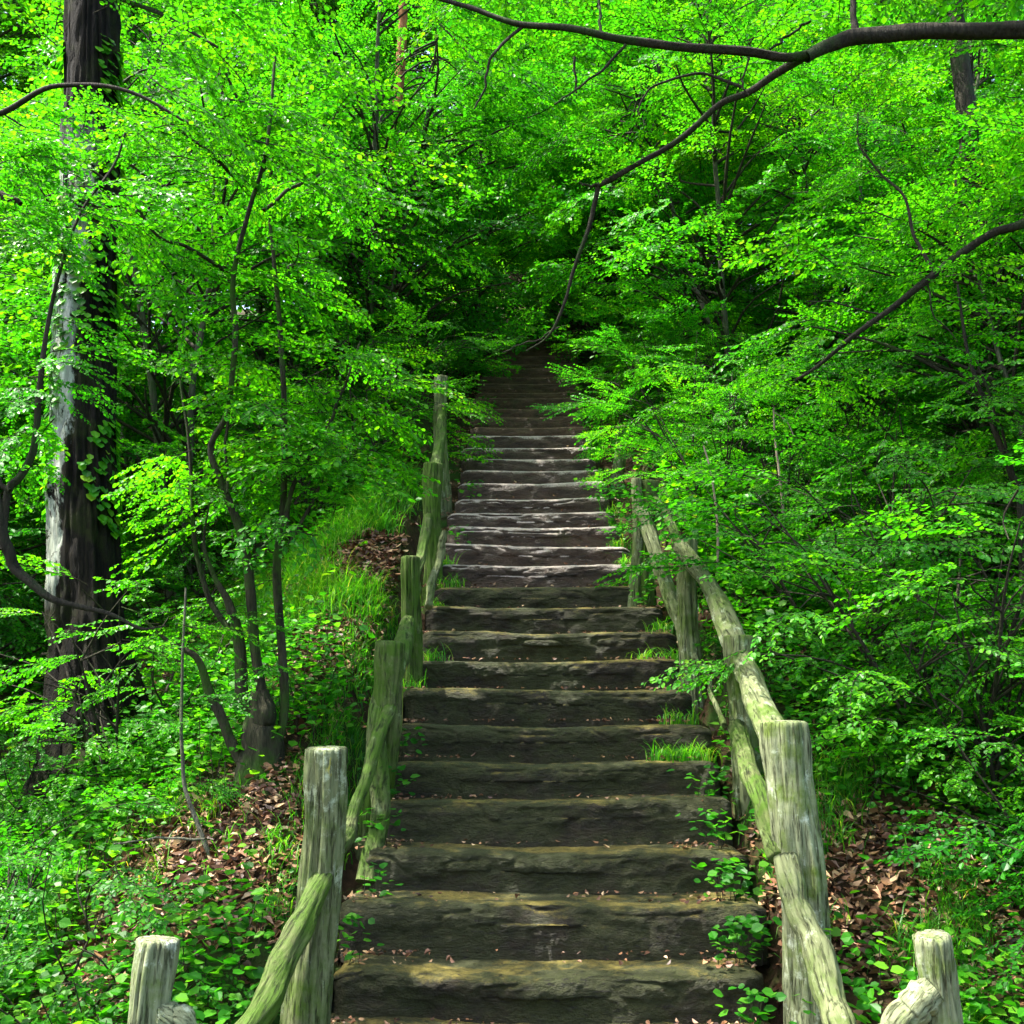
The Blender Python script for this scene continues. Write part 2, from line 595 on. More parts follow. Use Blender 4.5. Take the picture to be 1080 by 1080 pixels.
for n in range(NLOW, NHIGH):
    hl, hr = half_widths(n)
    sr = np.random.default_rng(900 + n)
    hl += sr.uniform(-.03, .03)
    hr += sr.uniform(-.04, .04)
    y = Y0 + TR * n + sr.uniform(-.022, .022)
    z = Z0 + RI * n + sr.uniform(-.013, .013)
    tilt = sr.uniform(-.012, .012)
    yaw = sr.uniform(-.018, .018)
    nxs = 240 if n < 9 else (120 if n < 16 else 60)
    xs = np.linspace(-hl, hr, nxs)
    rd = .03
    groove = .035 if n in (0, 3, 9) else .012
    # section from the foot of the riser over the nosing to the back of the tread
    prof = [(0.006, -RI - .06), (0.006, -RI * .8), (0.004, -RI * .6), (0.0, -RI * .42), (-.003, -RI * .27), (0.0, -rd * 1.1), (rd * .12, -rd * .55),
            (rd * .45, -rd * .15), (rd, 0), (.06, .003), (.09, .002), (.118, -.002), (.124, -groove), (.136, -groove), (.142, -.012), (.18, -.010), (.23, -.006), (.28, -.002), (.36, 0)]
    prof = np.array(prof)
    if n < 16:
        u_ = np.arange(len(prof)); uu = np.linspace(0, len(prof) - 1, 3 * len(prof) - 2)
        prof = np.stack([np.interp(uu, u_, prof[:, 0]), np.interp(uu, u_, prof[:, 1])], -1)
    m = len(prof)
    XX = np.repeat(xs[None, :], m, 0)
    PY = np.repeat(prof[:, 0:1], nxs, 1)
    PZ = np.repeat(prof[:, 1:2], nxs, 1)
    seed = 50 + n
    lump = fbm(XX * 2.6, PZ * 7 + PY * 5, n * 3.7, seed, 4)
    finer = fbm(XX * 14, PZ * 22 + PY * 18, n * 1.7, seed + 3, 3)
    wav = fbm(XX * 1.7, n * 5.1, 0, seed + 9, 3)
    grit = fbm(XX * 55, PZ * 80 + PY * 60, n * 2.3, seed + 21, 2)
    hew = -np.clip(np.abs(noise(XX * 5.5 + 3 * PZ, PZ * 16, n, seed + 31)) * 5, 0, 1) + 1     # hewn creases
    front = np.clip(1 - PY / .06, 0, 1)
    PY2 = PY + front * (.036 * lump + .015 * finer + .010 * hew) + .0035 * grit * (PY < .05) + .018 * wav * front
    endr = np.minimum(XX + hl, hr - XX)
    er = np.clip(1 - endr / .07, 0, 1) ** 2
    PY2 = PY2 + er * .05 * front
    PZ2 = PZ + .003 * grit + (.012 * wav + .008 * finer * np.clip(PY / .05, .3, 1) + .008 * lump) * np.clip((PZ + RI) / .05, 0, 1) - er * .03 * np.clip((PZ + .06) / .05, 0, 1)
    sag = -.014 * np.exp(-(XX / .42) ** 2) * (PZ > -.08)
    V = np.stack([CX + XX, y + PY2 + yaw * XX, z + PZ2 + tilt * XX + sag], -1)
    i = np.arange(m - 1)[:, None] * nxs
    j = np.arange(nxs - 1)[None, :]
    q = np.stack([i + j, i + j + 1, i + nxs + j + 1, i + nxs + j], -1).reshape(-1, 4)
    g = Geo()
    V = V - np.array([CX, 3.0, 0])
    g.add(V, q, 0, None, True)
    # close both ends
    for c in (0, nxs - 1):
        E_ = V[:, c]
        low = E_.copy()
        low[:, 2] = z - RI - .08
        V2 = np.vstack([E_, low])
        k_ = np.arange(m - 1)
        g.add(V2, np.stack([k_, k_ + 1, m + k_ + 1, m + k_], -1), 0, None, False)
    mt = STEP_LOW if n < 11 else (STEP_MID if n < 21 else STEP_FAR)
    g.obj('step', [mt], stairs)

# ------------------------------------------------------------------ railings of rough posts and rails


def post(par, name, base, top, r0, r1, mat, seed, knots=0):
    g = Geo()
    b, t = np.array(base, float), np.array(top, float)
    L = np.linalg.norm(t - b)
    n = int(max(30, L * 60))
    u = np.linspace(0, 1, n)[:, None]
    mid = np.stack([.018 * np.sin(u[:, 0] * 5 + seed), .014 * np.cos(u[:, 0] * 4 + seed), 0 * u[:, 0]], -1) * np.sin(u * np.pi)
    path = b + (t - b) * u + mid
    rad = np.interp(u[:, 0], [0, .15, .5, .85, .93, 1], [r0 * 1.15, r0 * 1.03, (r0 + r1) / 2 * .95, r1 * .93, r1 * 1.02, r1])
    tube(g, path - b, rad, 64, 0, .32, .17, seed, cap=True)
    o = g.obj(name, [mat], par)
    o.location = b - np.array(par.location)
    return o


def rail(par, pts, r, mat, seed):
    g = Geo()
    P = smooth_path(pts, 60)
    L = np.linspace(0, 1, 60)
    P = P + np.stack([noise(L * 5, seed * 1.7, 0, 71), noise(L * 5, seed * 1.7, 4, 72), noise(L * 6, seed * 1.7, 8, 73)], -1) * .022 * np.sin(L * np.pi)[:, None]
    r = np.interp(np.linspace(0, 1, 24), np.linspace(0, 1, len(r)), r) * (.90 + .16 * noise(np.arange(24) * .6, seed * 2.3, 0, 77))
    b = P[0].copy()
    tube(g, P - b, r, 40, 0, .28, .16, seed, cap=True)
    # the grain runs along the local z axis
    qn = Vector(P[-1] - P[0]).to_track_quat('Z', 'Y')
    M = np.array(qn.to_matrix())
    g.v = [v @ M for v in g.v]
    o = g.obj('rail', [mat], par)
    o.rotation_euler = qn.to_euler()
    o.location = b - np.array(par.location)
    return o


def gz(x, y, dz=0.0):
    return float(ground(x, y)) + dz


def P2(px, py, Y):
    return at(px, py, Y)


def base_at(px, Y, sink=.12):
    p = at(px, 700, Y)
    zz = gz(p[0], Y)
    zs = Z0 + RI * math.floor((Y - Y0) / TR)
    return np.array([p[0], Y, min(zz, zs) - sink])


LR = thing('wooden_railing', 'weathered mossy railing of stout posts along the left side of the steps', 'railing', (-.85, 3.3, 0))
pts_l = [  # px top, py top, px base, depth, r0, r1, mat
    (345, 790, 332, 3.78, .088, .076, POSTM),
    (412, 678, 392, 4.98, .088, .076, MOSSYM),
    (433, 588, 432, 5.86, .062, .056, MOSSYM),
    (457, 490, 452, 6.99, .070, .066, MOSSYM),
    (466, 398, 464, 8.45, .070, .062, POSTM),
]
tops = []
for s_, (tx, ty, bx, Y, r0, r1, mt) in enumerate(pts_l):
    t = P2(tx, ty, Y)
    b = base_at(bx, Y, .3)
    post(LR, 'post', b, t, r0, r1, mt, 3 + s_)
    tops.append((t, b, Y))
post(LR, 'post', base_at(166, 3.25, .35), P2(165, 992, 3.25), .068, .062, PALEM, 31)
rail(LR, [P2(348, 905, 3.80), P2(322, 975, 3.62), P2(290, 1035, 3.45), P2(250, 1100, 3.3), P2(205, 1130, 3.25)], [.05, .056, .05], MOSSYM, 12)
rail(LR, [P2(168, 1075, 3.24), P2(190, 1082, 3.25), P2(230, 1120, 3.27)], [.055, .05], PALEM, 22)
rail(LR, [P2(350, 905, 3.86), P2(372, 868, 4.2), P2(392, 800, 4.6), P2(412, 745, 4.95)], [.030, .034], MOSSYM, 13)
rail(LR, [P2(388, 930, 4.6), P2(400, 850, 4.72), P2(400, 770, 4.9), P2(418, 705, 5.2), P2(430, 655, 5.7)], [.055, .050], MOSSYM, 14)
rail(LR, [P2(432, 640, 5.9), P2(440, 600, 6.3), P2(452, 545, 6.95)], [.042, .042], MOSSYM, 15)
rail(LR, [P2(456, 520, 7.0), P2(462, 470, 7.8), P2(466, 430, 8.4)], [.045, .045], MOSSYM, 16)
rail(LR, [P2(470, 560, 6.6), P2(462, 590, 6.6), P2(452, 640, 6.3)], [.026, .03], POSTM, 17)

RR = thing('wooden_railing', 'weathered lichen railing of posts and crooked rails along the right side of the steps', 'railing', (.95, 3.3, 0))
pts_r = [
    (827, 763, 838, 3.98, .088, .090, PALEM),
    (779, 672, 786, 5.03, .090, .078, POSTM),
    (725, 568, 728, 5.90, .076, .062, POSTM),
    (684, 508, 682, 6.75, .070, .062, MOSSYM),
    (655, 450, 655, 9.0, .060, .055, POSTM),
    (603, 392, 604, 12.0, .09, .08, POSTM),
]
for s_, (tx, ty, bx, Y, r0, r1, mt) in enumerate(pts_r):
    post(RR, 'post', base_at(bx, Y, .25), P2(tx, ty, Y), r0, r1, mt, 43 + s_)
post(RR, 'post', base_at(985, 3.3, .35), P2(982, 988, 3.3), .074, .062, PALEM, 53)
post(RR, 'post', base_at(671, 6.7, .2), P2(671, 505, 6.7), .045, .035, POSTM, 54)
rail(RR, [P2(828, 905, 3.90), P2(840, 960, 3.78), P2(862, 1020, 3.62), P2(885, 1085, 3.45), P2(905, 1150, 3.3)], [.048, .058, .054], POSTM, 61)
rail(RR, [P2(984, 1045, 3.28), P2(955, 1072, 3.27), P2(925, 1120, 3.26)], [.055, .05], PALEM, 62)
rail(RR, [P2(716, 575, 5.86), P2(745, 615, 5.6), P2(780, 690, 5.0), P2(800, 735, 4.5), P2(822, 785, 4.05)], [.055, .062, .058], POSTM, 63)
rail(RR, [P2(676, 535, 6.62), P2(696, 590, 6.35), P2(712, 640, 6.1), P2(728, 690, 5.9)], [.050, .052], POSTM, 64)
rail(RR, [P2(776, 765, 4.95), P2(790, 810, 4.6), P2(806, 850, 4.2), P2(820, 905, 3.95)], [.045, .05, .042], MOSSYM, 65)
rail(RR, [P2(733, 690, 5.82), P2(748, 725, 5.5), P2(764, 765, 5.1)], [.013, .015], POSTM, 66)
rail(RR, [P2(688, 525, 6.75), P2(705, 545, 6.4), P2(722, 585, 5.95)], [.03, .035], MOSSYM, 67)

# ------------------------------------------------------------------ plants: shared tree shapes
BR = DARKBARK


def tree_geo(seed, H, r_tr, cb, cr, nspr, stems=1, sscale=1.0, lean=.3, kind=None, flat=1.0, top_r=.35, tube_r=.012):
    """trunk Geo and crown Geo of a tree standing at the origin"""
    r = np.random.default_rng(seed)
    gt, gc = Geo(), Geo()
    stem_paths = []
    for s in range(stems):
        a = r.uniform(0, 6.28)
        ln = lean * (0.2 if stems == 1 else 1) * r.uniform(.5, 1.4)
        k = 9
        u = np.linspace(0, 1, k)
        hh = H * (1 if s == 0 else r.uniform(.6, .95))
        wob = r.normal(0, .03 * H / 3, (k, 2)).cumsum(0) * .5
        wob[0] = 0
        path = np.stack([np.cos(a) * ln * H * u ** 1.3 * .5 + wob[:, 0], np.sin(a) * ln * H * u ** 1.3 * .5 + wob[:, 1], -.25 + u * (hh + .25)], -1)
        if stems > 1:
            path[:, 0] += np.cos(a) * .06
            path[:, 1] += np.sin(a) * .06
        path = smooth_path(path, 26)
        tube(gt, path, [r_tr, r_tr * .75, r_tr * .55, r_tr * .2], 10 if r_tr > .05 else 7, 0, .15, .06, seed + s, flare=.5)
        stem_paths.append(path)
    for i in range(nspr):
        sp = stem_paths[i % stems]
        h = cb + (1 - cb) * r.random() ** .8
        z = h * H * .98
        env = np.sin(np.clip((h - cb) / (1 - cb), 0, 1) * np.pi * .72 + .7) * cr
        env = max(env, cr * top_r)
        rr = env * (r.random() ** .55)
        az = r.uniform(0, 6.28)
        c = np.array([np.interp(z, sp[:, 2], sp[:, kk]) for kk in range(3)])
        sl = sscale * r.uniform(.7, 1.15)
        anchor = c + np.array([math.cos(az) * rr, math.sin(az) * rr, r.normal(0, .12)])
        start = c.copy()
        start[2] = max(.1, z - (.35 + .4 * r.random()) * (rr + .3) * .8)
        start[:2] = [np.interp(start[2], sp[:, 2], sp[:, kk]) for kk in range(2)]
        mid = start * .5 + anchor * .5 + np.array([r.normal(0, .06), r.normal(0, .06), .10 * rr])
        pth = smooth_path([start, mid, anchor], 6)
        tube(gc, pth, [tube_r * (1 + rr * .5), tube_r * .5], 4, 1)
        d = nrm(anchor - mid)
        pit = r.normal(.02, .18) + (.35 if h > .85 else 0)
        put_spray(gc, anchor, az + r.normal(0, .5), pit, sl, kind)
        if rr > .5:
            put_spray(gc, mid, az + r.choice([-1, 1]) * r.uniform(.5, 1.1), r.normal(0, .2), sl * .85, kind)
    return gt, gc


PROTO = {}


def proto(key, name, leafm, barkm, **kw):
    gt, gc = tree_geo(**kw)
    PROTO[key] = (name, gt.mesh('trunk', [barkm]), gc.mesh('crown', [leafm, TWIG]))


proto('u0', 'young_beech_tree', LEAF, GREYBARK, seed=1, H=5.2, r_tr=.045, cb=.10, cr=1.7, nspr=105, stems=2)
proto('u1', 'young_beech_tree', LEAF, DARKBARK, seed=2, H=4.4, r_tr=.035, cb=.08, cr=1.6, nspr=100, stems=3)
proto('u2', 'young_beech_tree', LEAF, GREYBARK, seed=3, H=6.4, r_tr=.055, cb=.14, cr=1.9, nspr=125, stems=1)
proto('y0', 'young_beech_tree', SUNLEAF, GREYBARK, seed=4, H=4.2, r_tr=.035, cb=.06, cr=1.5, nspr=95, stems=2, kind=FINE)
proto('t0', 'tall_beech_tree', LEAF, GREYBARK, seed=5, H=13, r_tr=.17, cb=.16, cr=3.2, nspr=230, sscale=1.5, tube_r=.02)
proto('t1', 'tall_beech_tree', LEAF, DARKBARK, seed=6, H=15, r_tr=.20, cb=.2, cr=3.6, nspr=250, sscale=1.6, tube_r=.02)
proto('b0', 'leafy_bush', LEAF, TWIG, seed=7, H=1.5, r_tr=.016, cb=.06, cr=.75, nspr=42, stems=5, sscale=.6, lean=.9, tube_r=.006)
proto('b1', 'leafy_bush', HERB, TWIG, seed=8, H=1.1, r_tr=.012, cb=.05, cr=.65, nspr=34, stems=5, sscale=.55, lean=1.0, tube_r=.005)
proto('b2', 'yellow_green_bush', SUNLEAF, TWIG, seed=9, H=1.3, r_tr=.014, cb=.05, cr=.65, nspr=44, stems=5, sscale=.55, lean=.8, kind=FINE, tube_r=.005)


def plant(key, x, y, sc, rz, label, group, cat='tree', dz=0.0):
    name, mt, mc = PROTO[key]
    o = thing(name, label, cat, (x, y, gz(x, y) + dz), group)
    o.rotation_euler = (0, 0, rz)
    o.scale = (sc, sc, sc)
    for nm, me in (('trunk', mt), ('crown', mc)):
        c = bpy.data.objects.new(nm, me)
        COL.objects.link(c)
        c.parent = o
    return o


pr = np.random.default_rng(21)


ORD = ['', 'second', 'third', 'fourth', 'fifth', 'sixth', 'seventh', 'eighth']


def screen_x(x, y):
    d = np.array([x, y, 0.0])
    return float(d @ _R / (d @ _F))


def cluster(keys, spots, label, group, cat='tree', smin=.85, smax=1.15):
    """individually placed plants of one kind; each is told apart by its place in the row"""
    made = []
    for i, (x, y) in enumerate(spots):
        x, y = x + pr.uniform(-.25, .25), y + pr.uniform(-.25, .25)
        made.append((screen_x(x, y), plant(keys[i % len(keys)], x, y, pr.uniform(smin, smax), pr.uniform(0, 6.28), label, group, cat)))
    made.sort(key=lambda t: t[0])
    n = len(made)
    for i, (_, o) in enumerate(made):
        if i < (n + 1) // 2:
            o['label'] = (ORD[i] + ' from left' if i else 'leftmost') + ' of the ' + label
        else:
            k_ = n - 1 - i
            o['label'] = (ORD[k_] + ' from right' if k_ else 'rightmost') + ' of the ' + label


cluster(['u0', 'u1', 'u2'], [(-3.4, 9.2), (-4.9, 8.4), (-6.4, 9.6), (-3.2, 11.4), (-4.6, 11.4), (-6.8, 12.2), (-8.4, 10.6), (-5.9, 7.2)],
        'young layered trees on the left bank behind the big trunk', 'young trees on the left bank')
cluster(['u1', 'u0', 'y0'], [(-2.3, 12.0), (-1.7, 10.9)],
        'young trees leaning over the left edge of the upper steps', 'young trees over the upper left steps')
cluster(['y0', 'u1', 'y0', 'u0'], [(2.3, 10.4), (2.1, 12.6), (3.4, 11.6), (1.9, 14.4), (3.6, 9.2), (1.5, 16.2)],
        'bright yellow green trees right of the upper steps', 'bright young trees right of the upper steps')
cluster(['u0', 'u2', 'u1'], [(4.2, 7.6), (5.3, 8.8), (5.0, 10.8), (6.6, 9.8), (6.4, 7.4), (7.8, 11.6), (4.6, 12.8), (6.4, 13.4)],
        'dense green trees on the right bank below the dark branch', 'young trees on the right bank')
cluster(['u2', 'u0', 'u1', 'y0'], [(-.2, 18.2), (1.3, 19.2), (3.2, 18.4), (-4.4, 17.2), (-6.6, 15.8), (5.4, 16.2), (7.4, 15.4), (-8.8, 14.2), (9.2, 13.6), (.5, 21.4), (-3.2, 21.4)],
        'mid green trees behind the top of the steps', 'trees around the top of the steps', smin=1.0, smax=1.4)
cluster(['y0', 'u1', 'y0', 'y0'], [(-.85, 12.6), (.95, 12.7), (-.35, 13.6), (.4, 14.4), (-.2, 16.0), (.8, 17.3)],
        'young trees arching low over the upper steps', 'young trees arching over the upper steps', 'tree', .62, .95)
cluster(['u2', 'y0', 'u0'], [(1.5, 14.8), (.1, 18.0), (1.4, 16.6)],
        'taller slender trees meeting above the upper steps', 'taller trees meeting above the upper steps', 'tree', 1.05, 1.25)
cluster(['t0', 't1'], [(-5.5, 24), (-9, 21), (-12, 18), (-1.2, 26), (2.6, 24), (6.2, 21.6), (10.4, 19), (13.5, 22), (-11, 25), (-6.2, 27), (5.8, 28), (.6, 30), (10.5, 28), (-15.5, 24)],
        'tall sunlit trees high on the far slope', 'tall trees on the far slope')
cluster(['b0', 'b1', 'b0'], [(2.5, 5.6), (3.3, 5.2), (3.1, 6.5), (4.1, 5.9), (2.2, 6.9), (3.0, 7.8), (4.3, 6.9), (2.0, 8.2), (3.7, 4.6), (2.3, 4.9), (1.75, 6.1), (2.7, 8.9), (2.35, 4.35), (2.8, 3.9), (1.95, 4.95), (2.9, 4.5)],
        'low dark green bushes on the right slope', 'bushes on the right slope', 'bush')
cluster(['b2', 'b0', 'b2'], [(1.25, 8.3), (1.2, 9.2), (1.35, 10.2), (1.2, 11.3), (1.25, 12.4), (1.3, 7.5), (1.75, 9.6), (1.8, 7.6)],
        'yellow green bushes crowding the right edge of the steps', 'bushes at the right edge of the steps', 'bush', .6, .85)
cluster(['b0', 'b1'], [(-1.45, 8.9), (-1.4, 10.0), (-1.5, 11.2), (-2.1, 9.4), (-2.5, 8.0), (-1.35, 12.2), (-2.0, 8.6), (-3.0, 8.8), (-1.9, 10.4)],
        'green bushes behind the upper left posts', 'bushes at the upper left posts', 'bush', .7, .95)
cluster(['b1', 'b0', 'b1'], [(-2.2, 4.3), (-2.8, 4.9), (-3.6, 5.6), (-3.2, 4.3), (-4.3, 6.6), (-4.6, 5.2), (-3.4, 6.0), (-2.5, 5.9)],
        'low bushes at the foot of the left slope', 'bushes at the foot of the left slope', 'bush', .6, .85)

# ------------------------------------------------------------------ the big old tree on the left
TY = 6.5
p = base_at(100, TY, 0)
p[2] = gz(p[0], TY)
old = thing('old_tree', 'massive old tree with dark mossy trunk and pale bark patch at far left', 'tree', tuple(p))
g = Geo()
pa = [at(122, 905, TY), at(110, 800, TY), at(96, 700, TY), at(90, 600, TY), at(87, 480, TY), at(90, 330, TY), at(96, 180, TY), at(97, 60, TY), at(98, -80, TY), at(102, -330, TY), at(104, -700, TY)]
pa = smooth_path(np.array(pa) - p, 260)
tube(g, pa, [.40, .265, .235, .225, .212, .205, .195, .19, .18, .17, .12], 120, 0, .20, .15, 5, flare=.7, fn=11)
trk = g.obj('trunk', [OLDTRUNK], old)
g = Geo()
for a_, zz in ((.3, 0), (1.5, 0), (2.7, 0), (4.2, 0), (5.3, 0)):
    b0 = np.array([math.cos(a_) * .06, math.sin(a_) * .06, .50])
    e0 = np.array([math.cos(a_) * .62, math.sin(a_) * .62, 0])
    e0[2] = gz(p[0] + e0[0], TY + e0[1]) - p[2] - .06
    m0 = np.array([math.cos(a_) * .27, math.sin(a_) * .27, .10 + e0[2] * .4])
    tube(g, smooth_path([b0, m0, e0], 16), [.12, .10, .04], 14, 0, .2, .1, 8)
g.obj('roots', [OLDTRUNK], old)
g = Geo()
# ivy and epicormic leaves on the bark
n = 3400
u = rng.random(n) ** .8
idx = (u * 165).astype(int) + 19
c = pa[idx]
th = rng.uniform(0, 6.28, n)
rad = .238 - .0003 * idx
pos = c + np.stack([np.cos(th) * rad, np.sin(th) * rad, rng.normal(0, .03, n)], -1)
D = np.stack([np.cos(th) * .5, np.sin(th) * .5, -rng.uniform(.3, 1, n)], -1)
N = np.stack([np.cos(th), np.sin(th), rng.uniform(0, .8, n)], -1)
keep = noise(pos[:, 0] * 3, pos[:, 1] * 3, pos[:, 2] * 1.6, 5) > -.05
leaves(g, pos[keep], D[keep], N[keep], rng.uniform(.04, .075, keep.sum()), 1.2)
# high crown, mostly above the picture
for i in range(70):
    az = rng.uniform(0, 6.28)
    zz = rng.uniform(6.8, 12)
    rr = rng.uniform(.6, 2.6)
    a0 = np.array([np.interp(zz - .6, pa[:, 2], pa[:, kk]) for kk in range(3)])
    e0 = a0 + np.array([math.cos(az) * rr, math.sin(az) * rr, .5])
    tube(g, smooth_path([a0, a0 * .5 + e0 * .5 + [0, 0, .2], e0], 6), [.03, .012], 5, 1)
    put_spray(g, e0, az, rng.normal(0, .2), rng.uniform(.9, 1.3))
g.obj('crown', [LEAF, TWIG], old)


# ------------------------------------------------------------------ trees drawn from the photo: stems and leafy sprays


def custom_tree(name, label, base, stems, sprays, leafm=LEAF, barkm=DARKBARK, cat='tree', kind=None):
    b = np.array(base, float)
    o = thing(name, label, cat, tuple(b))
    g = Geo()
    for s, (pts, r) in enumerate(stems):
        P = smooth_path(np.array(pts) - b, max(12, len(pts) * 7))
        L = np.linspace(0, 1, len(P))
        jit = np.stack([noise(L * 9, s * 3.3, 0, 31), noise(L * 9, s * 3.3, 5, 32), noise(L * 9, s * 3.3, 9, 33)], -1) * .012
        P = P + jit * np.sin(L * np.pi)[:, None]
        tube(g, P, r, 14, 0, .38, .12, s + 3)
    g.obj('trunk', [barkm], o)
    g = Geo()
    for (pt, az, pit, sc) in sprays:
        put_spray(g, np.array(pt) - b, az, pit, sc, kind)
    g.obj('crown', [leafm, TWIG], o)
    return o


def along(paths, n, sc, lo=.3, hi=1.0, jit=.05, azr=None):
    out = []
    for _ in range(n):
        P = np.array(paths[rng.integers(len(paths))][0])
        f = rng.uniform(lo, hi)
        P = smooth_path(P, 30)
        p = P[int(f * 29)] + rng.normal(0, jit, 3)
        az = rng.uniform(0, 6.28) if azr is None else rng.uniform(*azr)
        out.append((p, az, rng.normal(-.02, .2), sc * rng.uniform(.6, 1.2)))
    return out


def pp(pts, Y, dy=0.0):
    k = len(pts)
    return [at(x, y, Y + dy * i / max(1, k - 1)) for i, (x, y) in enumerate(pts)]


# hazel-like clump with a dark stump, left of the steps
HY = 5.05
hz_base = at(276, 800, HY)
hz_base[2] = gz(hz_base[0], HY)
st = [
    (pp([(276, 830), (276, 770), (274, 728)], HY), [0.123, 0.082, 0.045]),
    (pp([(278, 745), (270, 693), (259, 582), (237, 519), (222, 475), (241, 434), (248, 371), (244, 300), (262, 225), (281, 160), (290, 60)], HY, -.2), [0.029, 0.021, 0.016, 0.013, 0.007]),
    (pp([(292, 790), (300, 750), (298, 693), (292, 597), (298, 545), (300, 452), (296, 360), (290, 280), (284, 230)], HY, .15), [0.023, 0.020, 0.016, 0.008]),
    (pp([(268, 750), (255, 730), (252, 675), (240, 640), (225, 610), (215, 570), (221, 530)], HY), [0.037, 0.030, 0.013, 0.003]),
    (pp([(258, 810), (240, 775), (222, 730), (207, 693), (178, 675), (150, 650), (128, 640)], HY, -.1), [0.029, 0.023, 0.010, 0.002]),
    (pp([(252, 675), (225, 640), (211, 597), (204, 545), (200, 478), (190, 400)], HY, .1), [0.018, 0.013, 0.006]),
    (pp([(300, 560), (312, 510), (345, 450), (362, 410), (380, 360)], HY, .3), [0.015, 0.010, 0.005]),
    (pp([(305, 575), (330, 530), (352, 490), (372, 470)], HY, .35), [0.011, 0.007, 0.004]),
    (pp([(244, 290), (200, 262), (165, 250), (135, 208), (85, 172), (0, 118)], HY, -.9), [0.011, 0.008, 0.004]),
    (pp([(266, 208), (225, 165), (162, 118)], HY, -.5), [0.011, 0.007]),
    (pp([(278, 222), (315, 195), (345, 182), (395, 168)], HY, .3), [0.011, 0.006]),
    (pp([(241, 434), (238, 480), (240, 520)], HY, -.1), [0.008, 0.007]),
]
sprs = along(st[1:2] + st[2:3] + st[5:8] + st[8:11], 100, .60, .18, 1.0)
custom_tree('hazel_clump', 'clump of thin crooked stems rising from a dark stump left of the steps', hz_base, st, sprs, LEAF, STEMBARK)

# small stems lower left
sb = at(240, 1010, 4.5)
sb[2] = gz(sb[0], 4.5)
st = [(pp([(248, 1060), (232, 1000), (222, 930), (216, 885), (196, 830), (189, 770), (192, 700), (196, 620)], 4.5, .3), [.012, .010, .005]),
      (pp([(216, 885), (160, 885), (120, 890)], 4.5), [.006, .004])]
custom_tree('sapling', 'thin pale sapling curving up beneath the big tree at lower left', sb, st, along(st[:1], 10, .35, .3, 1), HERB, GREYBARK, 'sapling')

# tree off to the left whose curved dark branch enters the picture
lb = np.array([-2.55, 3.9, 0])
lb[2] = gz(lb[0], lb[1])
st = [
    ([lb + [0, 0, -.2], lb + [-.05, .05, .7], lb + [.0, -.02, 1.6], lb + [-.12, .05, 3.0], lb + [-.05, 0, 4.6]], [.06, .05, .04, .02]),
    ([lb + [-.02, 0, .62]] + pp([(-30, 545), (5, 575), (15, 600), (45, 625), (85, 640), (118, 648), (150, 662), (175, 660)], 3.9, .1), [.030, .022, .009, .002]),
    (pp([(2, 580), (4, 555), (9, 518), (22, 502), (36, 470), (40, 420), (44, 390), (50, 345), (62, 290), (85, 225), (120, 175), (132, 140)], 3.9, .1), [.017, .015, .008, .005]),
    (pp([(10, 518), (-20, 490), (-60, 470)], 3.9), [.010, .008]),
    ([lb + [-.1, .04, 2.7]] + pp([(-60, 230), (-10, 205), (12, 210), (22, 215)], 3.9), [.03, .022, .010]),
    ([lb + [-.1, .04, 2.9]] + pp([(-60, 130), (0, 120), (60, 90), (130, 95), (200, 130)], 4.0), [.02, .006]),
    ([lb + [-.1, .04, 3.3]] + pp([(-30, 20), (60, -15), (160, 10), (230, 50)], 4.2), [.02, .006]),
]
sprs = along([st[4], st[5], st[6]], 34, .5, .5, 1.0, .12, (-.9, .9)) + along([st[2]], 26, .42, .25, 1.0, .06)
custom_tree('slender_tree', 'slender tree at left edge, its dark branch curving down, leaves over the big trunk', lb, st, sprs, LEAF, DARKBARK)

